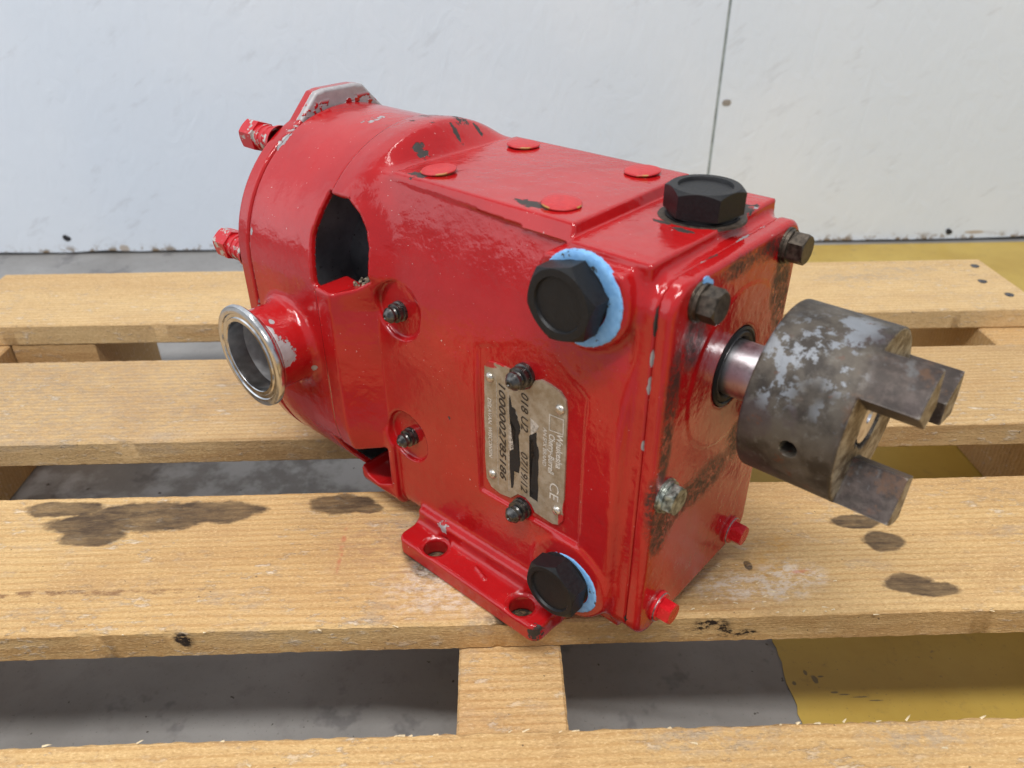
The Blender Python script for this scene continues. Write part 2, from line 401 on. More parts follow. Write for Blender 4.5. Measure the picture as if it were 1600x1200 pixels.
def plug_mat():
    t = NT('red_plug_cap_paint'); n = t.noise(420, 5, .65)
    g = t.n('ShaderNodeNewGeometry'); sp = t.n('ShaderNodeSeparateXYZ'); t.L.new(g.outputs['True Normal'], sp.inputs[0])
    rim = t.math('MULTIPLY', t.step(sp.outputs[2], .72, .5), t.step(t.noise(110, 3), .54, .60))
    col = t.mix(t.step(n, .3, .7), (0.44, 0.012, 0.018), (0.54, 0.03, 0.03))
    col = t.mix(rim, col, (0.42, 0.33, 0.06)); t.set(Base_Color=col, Roughness=t.math('MULTIPLY_ADD', n, .3, .28), Normal=t.bump(n, .6, .0006)); return t.m
PLUG = plug_mat()
def plate_mat():
    t = NT('worn_aluminium_plate'); n = t.noise(180, 6, .65); f = t.noise(1200, 4, .6)
    col = t.mix(t.step(n, .32, .68), (0.32, 0.25, 0.165), (0.47, 0.405, 0.32))
    col = t.mix(t.math('MULTIPLY', t.step(f, .58, .72), .5), col, (0.22, 0.15, 0.09))
    red = t.spots([((-78.5, -49, 116.5), (5.5, 3, 2.2)), ((-72, -49, 118.8), (7, 3, 1.3)), ((-38.2, -49, 56.5), (2.0, 3, 4)), ((-80.6, -49, 100), (.8, 3, 9)), ((-81, -49, 80), (1.0, 3, 9)), ((-37.2, -49, 64), (.8, 3, 4))], .5, 500, .1)
    col = t.mix(red, col, (0.42, 0.02, 0.02))
    t.set(Base_Color=col, Metallic=t.math('MULTIPLY', t.math('SUBTRACT', 1.0, red), .45), Roughness=t.math('MULTIPLY_ADD', n, .25, .30), Normal=t.bump(f, .15, .0003)); return t.m
PLATE = plate_mat()
INK = plain('dark_brown_print', (0.035, 0.022, 0.014), .55)
INKPALE = plain('pale_worn_print', (0.70, 0.66, 0.60), .4, .2, .15)
INKBLACK = plain('black_field_ink', (0.008, 0.008, 0.009), .6, 0, .3)
SILVERPATCH = plain('bare_silver_patch', (0.55, 0.53, 0.50), .4, .5, .3, 900)
CRUST = plain('crumbly_residue', (0.20, 0.17, 0.12), .85, 0, .8, 700, .8)

# ---- wood
def wood(name, base, seed, stains_shade=None, yel=None, grey=0.5):
    t = NT(name); o = (seed*1.7, seed*.31, seed*.77)
    g1 = t.noise(26, 5, .55, stretch=(.06, 1.0, 1.0), off=o, dist=.6)
    g2 = t.noise(150, 4, .6, stretch=(.035, 1.0, 1.0), off=o)
    gw = t.n('ShaderNodeTexWave', wave_type='BANDS', bands_direction='Y', wave_profile='SIN')
    mp = t.n('ShaderNodeMapping'); t.L.new(t.obj, mp.inputs[0]); mp.inputs['Scale'].default_value = (.10, 1, 1.2); mp.inputs['Location'].default_value = o
    t.L.new(mp.outputs[0], gw.inputs[0]); gw.inputs['Scale'].default_value = 78; gw.inputs['Distortion'].default_value = 5.5; gw.inputs['Detail'].default_value = 3; gw.inputs['Detail Scale'].default_value = .8
    grain = gw.outputs['Fac']
    c = t.mix(g1, tuple(x*.88 for x in base), tuple(min(1, x*1.10) for x in base))
    c = t.mix(t.math('MULTIPLY', t.step(grain, .60, .96), .50), c, (base[0]*.70, base[1]*.55, base[2]*.40))
    c = t.mix(t.math('MULTIPLY', t.step(g2, .5, .72), .28), c, (base[0]*.62, base[1]*.50, base[2]*.38))
    # torn pale fibres, grey scuffs, specks
    fl = t.math('MULTIPLY', t.step(t.noise(260, 5, .70, stretch=(.40, 1, 1), off=o), .55, .66), t.step(t.noise(16, 4, .6, off=o), .38, .58))
    c = t.mix(t.math('MULTIPLY', fl, .7), c, (0.84, 0.74, 0.60))
    sc = t.math('MULTIPLY', t.step(t.noise(60, 5, .68, stretch=(.5, 1, 1), off=(o[1], o[0], 3)), .53, .70), t.step(t.noise(9, 3, .6, off=o), .46, .62))
    c = t.mix(t.math('MULTIPLY', sc, grey), c, (0.34, 0.30, 0.26))
    lg = t.noise(7, 3, .6, stretch=(.35, 1.4, 1), off=(o[1], o[2], 5))
    c = t.mix(t.math('MULTIPLY', t.step(lg, .56, .36), .55), c, (base[0]*.80, base[1]*.70, base[2]*.62))
    c = t.mix(t.math('MULTIPLY', t.step(lg, .50, .68), .35), c, (min(1, base[0]*1.12), base[1]*1.14, base[2]*1.2))
    bl = t.step(t.noise(34, 6, .72, stretch=(.55, 1, 1), off=(o[2], 2, o[0])), .45, .68)
    c = t.mix(t.math('MULTIPLY', bl, grey*.8), c, (base[0]*.70, base[1]*.62, base[2]*.62))
    fz = t.noise(1300, 3, .7, stretch=(.45, 1, 1), off=o)
    c = t.mix(t.math('MULTIPLY', t.step(fz, .47, .34), .55), c, (base[0]*.60, base[1]*.52, base[2]*.45))
    c = t.mix(t.math('MULTIPLY', t.step(fz, .54, .66), .50), c, (min(1, base[0]*1.35), base[1]*1.45, base[2]*1.7))
    fb = t.noise(900, 4, .7, stretch=(.05, 1, 1), off=o)
    c = t.mix(t.math('MULTIPLY', t.step(fb, .42, .30), .45), c, (base[0]*.60, base[1]*.50, base[2]*.42))
    c = t.mix(t.math('MULTIPLY', t.step(fb, .56, .70), .45), c, (min(1, base[0]*1.30), base[1]*1.38, base[2]*1.6))
    sp = t.step(t.noise(380, 2, .5, off=o), .73, .77)
    c = t.mix(t.math('MULTIPLY', sp, .8), c, (0.10, 0.065, 0.04))
    if stains_shade:
        m = t.spots(stains_shade, .5, 75, .14, 6)
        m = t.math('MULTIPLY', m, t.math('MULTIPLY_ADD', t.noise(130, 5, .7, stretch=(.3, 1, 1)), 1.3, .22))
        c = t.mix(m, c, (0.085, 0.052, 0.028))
    if yel:
        for L, colr, op in yel: c = t.mix(t.math('MULTIPLY', t.math('MULTIPLY', t.spots(L, .6, 120, .5, 6), t.step(t.noise(240, 6, .75, stretch=(.6, 1, 1), off=(colr[0], 0, 0)), .42, .60)), op), c, colr)
    ht = t.math('ADD', t.math('MULTIPLY_ADD', fl, 1.1, t.math('MULTIPLY', fz, .8)), t.math('ADD', t.math('MULTIPLY', grain, .35), t.math('MULTIPLY', g2, .5)))
    nrm = t.bump(ht, .6, .0012); nrm = t.bump(t.noise(700, 4, .7, stretch=(.2, 1, 1), off=o), .45, .0007, nrm)
    t.set(Base_Color=c, Roughness=.72, Normal=nrm); t.b.inputs['Specular IOR Level'].default_value = .3
    return t.m

# ================================================================== SETTING
FZ = -118.0
def concrete():
    t = NT('concrete_floor'); n = t.noise(5, 6, .6); f = t.noise(70, 6, .65); s = t.noise(11, 5, .7, off=(.4, .9, 0))
    c = t.mix(t.step(n, .3, .7), (0.21, 0.20, 0.19), (0.33, 0.32, 0.31))
    c = t.mix(t.math('MULTIPLY', t.step(f, .5, .75), .35), c, (0.16, 0.15, 0.145))
    c = t.mix(t.math('MULTIPLY', t.step(s, .56, .62), .55), c, (0.115, 0.110, 0.115))
    pale = t.math('MULTIPLY', t.step(t.noise(14, 6, .68, off=(.7, .2, 0)), .44, .58), .8)
    sy = t.n('ShaderNodeSeparateXYZ'); t.L.new(t.obj, sy.inputs[0]); pale = t.math('MULTIPLY', pale, t.math('MULTIPLY', t.step(sy.outputs[1], .13, .22), t.step(sy.outputs[1], .40, .30)))  # salt patches kept to the far gaps, painting in the brighter light there
    c = t.mix(pale, c, (0.52, 0.53, 0.54))
    c = t.mix(t.mx(t.step(t.noise(150, 2), .72, .75), t.math('MULTIPLY', t.step(t.noise(480, 5, .7), .60, .70), .55)), c, (0.07, .06, .05))
    t.set(Base_Color=c, Roughness=t.math('MULTIPLY_ADD', f, .3, .38), Normal=t.bump(f, .25, .001)); return t.m
def yellow_paint():
    t = NT('yellow_floor_paint'); n = t.noise(8, 5, .6); f = t.noise(90, 5, .7)
    c = t.mix(t.step(n, .3, .7), (0.42, 0.27, 0.045), (0.52, 0.36, 0.075))
    c = t.mix(t.math('MULTIPLY', t.step(f, .55, .78), .35), c, (0.20, 0.14, 0.05))
    c = t.mix(t.step(t.noise(26, 6, .72, stretch=(1, 3, 1)), .64, .70), c, (0.14, 0.11, 0.07))
    c = t.mix(t.math('MULTIPLY', t.spots([((97, 42, -117), (1.6, 2.4, 4)), ((93, 47, -117), (1, 1.6, 4)), ((101, 44, -117), (2, .7, 4)), ((105, 33, -117), (2.2, .7, 4)), ((110, 31.5, -117), (3.5, .5, 4)), ((118, 29.5, -117), (4, .45, 4)), ((127, 27, -117), (5, .45, 4)), ((84, 40, -117), (1.2, 1.2, 4))], 1.2, 160, .2, 5), .75), c, (0.07, 0.06, 0.045))
    c = t.mix(t.math('MULTIPLY', t.step(t.noise(420, 4, .7), .63, .70), .6), c, (0.16, 0.12, 0.06))
    t.set(Base_Color=c, Roughness=.45, Normal=t.bump(f, .2, .0006)); return t.m
bm = bmesh.new()
bmesh.ops.create_grid(bm, x_segments=1, y_segments=1, size=8.0)
fl = from_bm('floor', bm, concrete()); fl.location.z = FZ*MM; fl['kind'] = 'structure'
# yellow painted zone: a sheet with a wandering edge
ys = np.arange(-2000, 724, 5.0)
bm = bmesh.new(); A = []; B = []
for y in ys:
    xo = 79+2.0*math.sin(y*.031)+1.2*math.sin(y*.11+1)+random.uniform(-1.3, 1.3)
    A.append(bm.verts.new((xo*MM, y*MM, (FZ+.6)*MM))); B.append(bm.verts.new((2.6, y*MM, (FZ+.6)*MM)))
for i in range(len(ys)-1): bm.faces.new((A[i], B[i], B[i+1], A[i+1]))
yl = from_bm('yellow_floor_zone', bm, yellow_paint()); yl['kind'] = 'structure'

# ---- white painted board wall
WY = 729.0
def wall_mat(seed):
    t = NT('white_painted_board'); o = (seed, seed*.4, 0)
    st = t.noise(42, 5, .62, stretch=(1, 1, .55), off=o, dist=1.4); fine = t.noise(420, 3, .6); big = t.noise(3, 4, .5, off=o)
    c = t.mix(t.step(big, .35, .65), (0.67, 0.73, 0.81), (0.73, 0.775, 0.835))
    mp = t.n('ShaderNodeMapping'); t.L.new(t.obj, mp.inputs[0]); mp.inputs['Rotation'].default_value = (0, R(35), 0)
    sm = t.noise(26, 4, .6, vec=mp.outputs[0], stretch=(1, 1, 2.8), off=o)
    sc = t.math('MULTIPLY', t.step(sm, .58, .72), t.step(t.noise(7, 3, .6, off=o), .40, .58))
    c = t.mix(t.math('MULTIPLY', sc, .24), c, (0.36, 0.36, 0.38))
    sx = t.n('ShaderNodeSeparateXYZ'); t.L.new(t.obj, sx.inputs[0])
    edge = t.math('MULTIPLY', t.step(sx.outputs[2], (FZ+16)*MM, (FZ+3)*MM), t.step(t.noise(55, 4, .7), .50, .60))
    c = t.mix(edge, c, (0.22, 0.15, 0.08))
    c = t.mix(t.math('MULTIPLY', t.spots([((262, WY, -110), (18, 20, 3)), ((565, WY, -106), (13, 20, 2.2)), ((-574, WY, -111), (6, 20, 5))], .6, 60, .2), .7), c, (0.36, 0.25, 0.14))
    t.set(Base_Color=c, Roughness=.55)
    t.set(Normal=t.bump(fine, .10, .0008, t.bump(st, .34, .0026))); return t.m
WALLM = wall_mat(1.3)
GAPM = plain('grey_green_batten', (0.17, 0.20, 0.19), .7, 0, .2, 90)
wall = thing('board_wall', 'white painted board wall with one upright seam behind the pallet', 'wall', (0, WY*MM, FZ*MM))
def panel(x0, x1, seed):
    bm = bmesh.new(); n = 60
    for i in range(n+1):
        x = x0+(x1-x0)*i/n; zb = FZ+4+random.uniform(-1.3, 1.3)
        for y in (WY, WY+12):
            bm.verts.new((x*MM, y*MM, zb*MM)); bm.verts.new((x*MM, y*MM, 1.6))
    bm.verts.ensure_lookup_table(); v = bm.verts
    for i in range(n):
        a = i*4; b = a+4
        bm.faces.new((v[a], v[b], v[b+1], v[a+1])); bm.faces.new((v[a+2], v[a+3], v[b+3], v[b+2]))
        bm.faces.new((v[a], v[a+2], v[b+2], v[b])); bm.faces.new((v[a+1], v[b+1], v[b+3], v[a+3]))
    for a in (0, n*4): bm.faces.new((v[a], v[a+1], v[a+3], v[a+2]))
    o = from_bm('wall_panel', bm, WALLM); o.parent = wall; o.matrix_parent_inverse = Matrix.Translation((0, -WY*MM, -FZ*MM)); return o
panel(-2600, 190.1, 1); panel(193.6, 2600, 2)
def boxmesh(name, x0, x1, y0, y1, z0, z1, mat, parent=None, bev=0.0):
    bm = bmesh.new(); bmesh.ops.create_cube(bm, size=1)
    for q in bm.verts: q.co = Vector(((x0+x1)/2+q.co.x*(x1-x0), (y0+y1)/2+q.co.y*(y1-y0), (z0+z1)/2+q.co.z*(z1-z0)))*MM
    if bev: bmesh.ops.bevel(bm, geom=bm.edges[:], offset=bev*MM, segments=2, affect='EDGES')
    return from_bm(name, bm, mat, parent)
o = boxmesh('seam_batten', 150, 235, WY+13, WY+40, FZ+2, 1590, GAPM); o.parent = wall; o.matrix_parent_inverse = Matrix.Translation((0, -WY*MM, -FZ*MM))
o = boxmesh('seam_filler', 190.15, 193.55, WY+1.0, WY+10, FZ+4, 1590, plain('grey_green_filler', (0.30, 0.34, 0.335), .7, 0, .25, 60)); o.parent = wall; o.matrix_parent_inverse = Matrix.Translation((0, -WY*MM, -FZ*MM))
o = boxmesh('sole_plate', -2590, 2590, WY+13.5, WY+50, FZ+.5, FZ+30, plain('dark_sole_plate', (0.05, 0.045, 0.04), .8)); o.parent = wall; o.matrix_parent_inverse = Matrix.Translation((0, -WY*MM, -FZ*MM))
HOLE = plain('nail_hole_shadow', (0.02, 0.02, 0.022), .8)  # dark discs paint the shade inside holes in the wall board
for x, z in ((530.3, -104.9), (-643.9, -95.2)):
    bm = bmesh.new(); add_lathe(bm, [(-2, 4.2), (.5, 4.6), (1.3, 3.6), (1.4, 0)], 14, place((x, WY, z), '-Y', (0, .25, 0)), lambda a, i: 1+.25*math.cos(2*a+1)+.1*math.cos(3*a))
    o = from_bm('wall_mark', bm, HOLE, None, 40); o.parent = wall; o.matrix_parent_inverse = Matrix.Translation((0, -WY*MM, -FZ*MM))
bm = bmesh.new(); add_lathe(bm, [(-1, 2.5), (.6, 3), (.9, 0)], 10, place((203, WY, 66), '-Y'), lambda a, i: 1+.9*abs(math.cos(a)))
o = from_bm('wall_mark', bm, plain('grey_scab', (.28, .25, .22), .7)); o.parent = wall; o.matrix_parent_inverse = Matrix.Translation((0, -WY*MM, -FZ*MM))

# ================================================================== PALLET
pallet = thing('wooden_pallet', 'worn pine pallet of wide boards nailed to three stringers, carrying the red pump', 'pallet', (-.082, .113, FZ*MM))
def to_parent(o, p):
    o.parent = p; o.matrix_parent_inverse = Matrix.Translation(-Vector(p.location))
def board(name, x0, x1, y0, y1, z0, z1, mat, rough=1.0, along='X'):
    """sawn board: long box cut into many short lengths so that its arrises can be ragged"""
    bm = bmesh.new(); L = (x1-x0) if along == 'X' else (y1-y0); n = max(8, int(L/3.2))
    loops = []; ph = [random.uniform(0, 6) for _ in range(6)]
    for i in range(n+1):
        s = i/n; u = s*L
        wob = lambda k: .55*math.sin(u*.006+ph[k])+.15*math.sin(u*.037+ph[k]*2)
        c = [(0, 0), (1, 0), (1, 1), (0, 1)]; ring = []
        w_ = (y1-y0) if along == 'X' else (x1-x0); h = z1-z0; b = 1.1
        pts = [(b, 0), (w_-b, 0), (w_, b), (w_, h-b), (w_-b, h), (w_*.66, h), (w_*.33, h), (b, h), (0, h-b), (0, b)]
        for j, (a, z) in enumerate(pts):
            e = random.uniform(-.28, .28)*rough
            if random.random() < .05: e += random.uniform(-.4, 1.2)*rough
            a2 = a+(wob(0) if a < w_/2 else wob(1))*rough*(.8 if j not in (5, 6) else 0)
            if j in (0, 9, 8, 7): a2 += e
            elif j in (1, 2, 3, 4): a2 -= e
            z2 = z+(wob(2)*.22+random.uniform(-.12, .12)*rough if z > h/2 else wob(3)*.3*rough)
            if j in (4, 7) : z2 += min(0, e)*.5
            p = (x0+u, y0+a2, z0+z2) if along == 'X' else (x0+a2, y0+u, z0+z2)
            ring.append(bm.verts.new(Vector(p)*MM))
        loops.append(ring)
    m = len(loops[0])
    for A, B in zip(loops, loops[1:]):
        for j in range(m): bm.faces.new((A[j], A[(j+1) % m], B[(j+1) % m], B[j]))
    bm.faces.new(loops[0][::-1]); bm.faces.new(loops[-1])
    bmesh.ops.recalc_face_normals(bm, faces=bm.faces)
    o = from_bm(name, bm, mat, None, 32); to_parent(o, pallet); return o
PINE = (0.635, 0.418, 0.185)
stain_shade3 = [((-118, 31, 0), (15, 15, 3)), ((-118, 31, 0), (15, 15, 3)), ((-77.8, -6, 0), (13, 13, 3)), ((-270, 65, 0), (36, 12, 6)), ((-238, 67, 0), (28, 9, 6)), ((-316, 72, 0), (22, 6, 6)), ((-292, 50, 0), (17, 7, 6)), ((-300, 60, 0), (20, 8, 6)), ((-170, 71, 0), (17, 8, 6)), ((-156, 67, 0), (8, 4, 6)),  # first spots paint the shade inside the foot holes; the rest are oil stains
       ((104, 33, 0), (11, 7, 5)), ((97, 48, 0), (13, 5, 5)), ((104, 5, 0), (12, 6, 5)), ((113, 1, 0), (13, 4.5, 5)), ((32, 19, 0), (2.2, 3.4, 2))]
lines = [([((8, -12, -7), (8, 4, 5)), ((17, -12.5, -11), (12, 4, 2.5)), ((-228, -12, -6), (4, 3, 5)), ((-118, 31, 0), (13, 13, 3)), ((-77.8, -6, 0), (12, 12, 3))], (0.030, 0.018, 0.012), 1.5),  # last spots paint shade into the foot holes, the others are smears
         ([((-320, 12.5, 0), (95, 1.6, 3)), ((-290, 11, 0), (60, .9, 3))], (0.22, 0.11, 0.05), .85),
         ([((48, 33, 0), (9, 6, 3)), ((40, 18, 0), (13, 8, 3))], (0.60, 0.30, 0.05), .55),
         ([((30, 6, 0), (26, 9, 3)), ((50, 12, 0), (16, 8, 3)), ((-110, 10, 0), (26, 16, 3))], (0.80, 0.74, 0.66), .55),
         ([((-118, 15, 0), (26, 20, 3)), ((-150, 40, 0), (22, 20, 3)), ((-60, 40, 0), (80, 30, 3))], (0.36, 0.20, 0.12), .42),
         ([((55, 14, 0), (6, 1.2, 3)), ((-165, 38, 0), (1.2, 14, 3))], (0.5, 0.08, 0.05), .5)]
W3 = wood('pine_board_stained_shaded', PINE, 3.1, stain_shade3, lines, .6)
WA = wood('pine_board_rough', (0.575, 0.385, 0.182), 1.2, None, [([((-370, 180, 0), (120, 60, 5))], (0.36, 0.27, 0.19), .5)], .6)
WB = wood('pine_board_far', (0.65, 0.45, 0.22), 5.4, None, [([((225, 352, 0), (40, 9, 5)), ((265, 366, 0), (30, 6, 5))], (0.36, 0.30, 0.24), .5)], .35)
WC = wood('pine_board_near', (0.66, 0.44, 0.195), 8.8, None, [([((-8, -70, 0), (26, 7, 3)), ((70, -72, 0), (22, 6, 3))], (0.36, 0.30, 0.24), .5)], .45)
WS = wood('pine_stringer', (0.62, 0.40, 0.18), 6.6, None, None, .4)
board('deck_board', -511, 347, 287, 387, -17, 0, WB, .8)
board('deck_board', -511, 349, 132.3, 230.8, -17, 0, WA, .8)
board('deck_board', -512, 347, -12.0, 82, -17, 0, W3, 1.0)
board('deck_board', -510, 346, -160, -65.3, -17, 0, WC, 1.5)
for x0, x1 in ((-510, -463), (-106.2, -60.2), (299, 346)):
    board('stringer', x0, x1, -420, 392, FZ+.5, -17.3, WS, .5, 'Y')
board('support_block', -462, -398, 288, 386, FZ+.5, -17.4, WS, .5, 'Y')
NAIL = plain('grey_nail_head', (0.10, 0.10, 0.105), .5, .6, .4)
for x, y in ((335.8, 370.9), (324.6, 338.6), (331.8, 311.8), (-503, 345), (334, 210), (-490, 60), (330, 30)):
    bm = bmesh.new(); add_lathe(bm, [(-1.5, 3.2), (.35, 3.6), (.8, 3.1), (.9, 0)], 14, place((x, y, 0), 'Z'), lambda a, i: 1+.08*math.cos(3*a))
    o = from_bm('nail_head', bm, NAIL, None, 40); to_parent(o, pallet)
# loose splinters: hairs of wood torn out of the arrises, and two chips that lie by themselves
SPL = plain('pale_splinter', (0.74, 0.60, 0.38), .8, 0, .2)
bm = bmesh.new()
def splinter(bm, x, y, z, ln, az, el, wd):
    d = Vector((math.cos(az)*math.cos(el), math.sin(az)*math.cos(el), math.sin(el))); s = Vector((-d.y, d.x, 0)).normalized()*wd; up = Vector((0, 0, wd*.6))
    p = Vector((x, y, z)); q = p+d*ln*.6+Vector((0, 0, ln*.06)); e = p+d*ln
    a = [bm.verts.new(v*MM) for v in (p-s, p+s, p+up, q-s*.7, q+s*.7, q+up*.8)]; t_ = bm.verts.new(e*MM)
    for f in ((0, 3, 5, 2), (2, 5, 4, 1), (1, 4, 3, 0)): bm.faces.new([a[i] for i in f])
    for f in ((3, 6, 5), (5, 6, 4), (4, 6, 3)): bm.faces.new([t_ if i == 6 else a[i] for i in f])
for k in range(34):
    e = random.choice([(-12.4, -math.pi/2, 1.0), (-65, math.pi/2, 2.0), (-65, math.pi/2, 2.0)])
    x = random.uniform(-330, 160)
    splinter(bm, x, e[0], -.5, random.uniform(1.2, 3.6)*(1+.5*(random.random() < .1)), random.choice([0, math.pi])+random.uniform(-.35, .35)+ (e[1]*.25), random.uniform(-.1, .35), random.uniform(.25, .6))
for k in range(50):
    x, y = (random.gauss(15, 22), random.uniform(-11, 20)) if k % 2 else (random.uniform(-300, 120), random.uniform(-158, -68))
    splinter(bm, x, y, 0.1, random.uniform(1.2, 4), random.uniform(-.6, .6)+random.choice([0, math.pi]), random.uniform(0, .2), random.uniform(.2, .55))
o = from_bm('torn_fibre', bm, SPL); to_parent(o, pallet); o['kind'] = 'stuff'

# ================================================================== PUMP
pump = thing('rotary_pump', 'red painted steel pump with a rusty jaw coupling standing on the pallet', 'pump', (0, 0, 0), R(PUMP_YAW))
SY, SZ = 4.3, 120.8
CAPS = [(-33, 159.5), (-33, 29.0)]
def stad(y, z, r, z0=61.5, z1=124.0):
    dz = z-np.clip(z, z0, z1); return smax(np.sqrt(y*y+dz*dz)-r, 64.6-r-z, 6)
UP = [(-170.5, 165.5), (-156, 165.5), (-149.5, 160.5), (-145.5, 154), (-144.0, 147), (-143.4, 133), (-149, 129), (-157, 126.5), (-170, 127.5), (-173, 148)]
LO = [(-178, 40), (-168, 41), (-157, 41), (-144.6, 43), (-144.3, 21), (-155, 15.5), (-164, 18), (-172, 27)]
def casing(x, y, z):
    ay = abs(y)
    zt = 173.2+3.8*np.clip((-50-x)/85, 0, 1)
    slope = ((ay-38.8)*42+(z-zt)*12.5)/43.8
    side = ay-50-0.6*np.exp(-((z-92)/40)**2)
    prof = smax(smax(slope, side, 12), z-zt, 1.5)
    zb = 7.5+7.5*np.clip((x+60)/45, 0, 1)
    prof = smax(prof, zb-z, 4)
    prof = smax(prof, ((ay-48)*.75+(zb+4-z)*.66), 4)
    t = np.clip((-143.5-x)/14.5, 0, 1)
    ts = np.clip((-128-x)/36, 0, 1); ts = ts*ts*(3-2*ts); wz = np.clip((z-118)/18, 0, 1)
    tt = np.clip((-137-x)/15, 0, 1); tt = tt*tt*(3-2*tt); wt = np.clip((z-166)/12, 0, 1)
    t = t*(1-wz)+(ts*(1-wt)+tt*wt)*wz
    d = prof*(1-t)+(stad(y, z, 64.9)-1.2*np.exp(-((x+156)/9)**2)*(z > 150))*t
    d = np.minimum(d, slab(box2(y, z, 0, 34, 52.6, 26.5, 9), x+154, 14, .5))
    d = smax(smax(d, -168-x, .8), x+13, 3)
    # squared front block with its bosses, raised cover pad
    blk = slab(box2(y, z, 0, 92, 43.8, 82, 1.0), x+27.5, 16.5, .7)
    d = smin(d, blk, 2)
    bmax = 171.0-z
    for cx, cz in CAPS:
        b = slab(np.sqrt((x-cx)**2+(z-cz)**2)-19.5, ay-46, 5.0, 1.5); d = smin(d, smax(b, -bmax, 1.0), 3)
    pad = smax(np.maximum((ay-38.0+(z-178)*.55)/1.14, (abs(x+92.8)-46.6+(z-178)*.35)/1.06), z-178, .7)
    d = smin(d, np.maximum(pad, zt-1.5-z), .8)
    # front flange
    d = smin(d, slab(box2(y, z, 0, 89.5, 46.3, 79.3, 11), x+9.5, 3.5, .6), 3.5)
    # foot
    d = smin(d, sbox(x, ay, z, (-79, 26, 10), (45, 28, 7.5), 2), 4)
    foot = slab(box2(x, y, -79.7, 0, 44.3, 68.2, 5), z-4.85, 4.85, 1.6)
    d = smin(d, foot, 4)
    tick = sbox((x+76)*.95+(ay-59.4)*.3, (ay-59.4)*.95-(x+76)*.3, z, (0, 0, 9.8), (4.6, .55, 1.0), .4); d = smin(d, tick, .8)
    # shallow rib beside the plate pocket
    # cuts
    for xh in (-104.2, -49.5):
        h = np.sqrt((x-xh)**2+(ay-60.9)**2)-5.7; d = smax(d, -h, 1.2)
        d = smax(d, -slab(np.sqrt((x-xh)**2+(ay-60.9)**2)-7.2, z-10.0, .9), .6)
    for zc in (122.0, 56.0):
        rc = slab(np.sqrt((x+130.5)**2+(z-zc)**2)-13.2, ay-52.0, 4.3, .8); d = smax(d, -rc, .8)
    pk = slab(poly2(x, z, [(-82.5, 50), (-30, 50), (-30, 119), (-47, 130), (-57, 131), (-82.5, 121)])-.5, y+54.8, 6.0, .3); d = smax(d, -pk, 1.6)
    up = np.maximum(poly2(x, z, UP), 20-ay); lo = np.maximum(poly2(x, z, LO), 20-ay)
    cav = np.maximum(stad(y, z, 47), abs(x+159)-12.5)
    d = smax(d, -smin(np.minimum(up, lo), cav, 1.0), 1.3)
    # shaft bore
    return d
surface('gearbox_casing', casing, (-171, -71, -2.5), (-3, 71, 192), 1.0, [RED, CAVITY], pump, it=4, inner=lambda x, y, z: (stad(y, z, 47.7) < 0) & (x < -145.9))

def body(x, y, z):
    ay = abs(y)
    d = slab(stad(y, z, 64.0), x+193.9, 25.9, .8)
    d = smax(d, -np.maximum(stad(y, z, 60.8), abs(x+160)-30), .6)
    neck = np.maximum(np.sqrt((x+195.1)**2+(z-91.5)**2)-20.2, ay-82.6)
    d = smin(d, neck, 5.5)
    d = smax(d, -np.maximum(np.minimum(poly2(x, z, UP), poly2(x, z, LO)), 20-ay), .5)
    return smax(d, -np.maximum(np.sqrt((x+195.1)**2+(z-91.5)**2)-18.6, 30-ay), .4)
surface('pump_body', body, (-222.5, -88, -.5), (-166, 88, 191), 1.0, [RED, CAVITY], pump, it=3, inner=lambda x, y, z: (stad(y, z, 61.1) < 0) & (x > -192))
def cover(x, y, z):
    lug = poly2(y, z, [(-37.5, 170), (-13.5, 194.6), (-9, 195.4), (10, 195.4), (14.5, 194.6), (38.5, 170)])
    return slab(np.minimum(stad(y, z, 64.2), lug-.3), x+225.2, 4.5, 1.3)
surface('rear_cover', cover, (-231.5, -66, 0), (-219, 66, 198), .9, RED, pump, it=4)
def front(x, y, z):
    d = slab(box2(y, z, 0, 89.8, 46.6, 79.7, 11), x+6.0, 6.0, 2.4)
    d = np.maximum(d, -5.9-x)
    r = np.sqrt((y-SY)**2+(z-SZ)**2)
    d = smin(d, np.maximum(r-33, abs(x+2)-2.2), 1.2)
    rl = np.sqrt((y-0)**2+(z-62.5)**2)
    return smax(d, -np.maximum(r-16.2, -1.8-x), .8)
surface('front_plate', front, (-7.5, -50, 7), (3, 50, 174), .8, RED, pump, it=4)

# ports: stainless ferrules
BORE = plain('brushed_bore_steel', (0.70, 0.70, 0.71), .42, .9, .15, 200)
def ferrule_prof(): return [(-6, 17.4), (2.4, 17.4), (2.85, 17.7), (2.85, 19.3), (2.3, 19.8), (2.3, 21.3), (2.85, 21.8), (2.85, 24.2), (2.5, 25.0), (1.6, 25.25), (.6, 25.25), (0, 24.9), (-2.4, 20.9), (-4, 19.9), (-9, 19.6), (-9, 18.2)]
for sgn, ax in ((-1, '-Y'), (1, 'Y')):
    fe = lathe('port_ferrule', ferrule_prof(), (-195.1, sgn*85.4, 91.5), ax, STEEL, pump, 72, 30)
    lathe('port_bore', [(-34, 16.9), (-30, 17.45), (-5.9, 17.45)], (-195.1, sgn*85.4, 91.5), ax, BORE, fe, 72, 60)
# dark rotor seen down the bore
lathe('rotor_hub', [(-20, 30), (6, 30), (8, 28), (8, 0)], (-195, 0, 91.5), 'X', SHAFT, pump, 40)

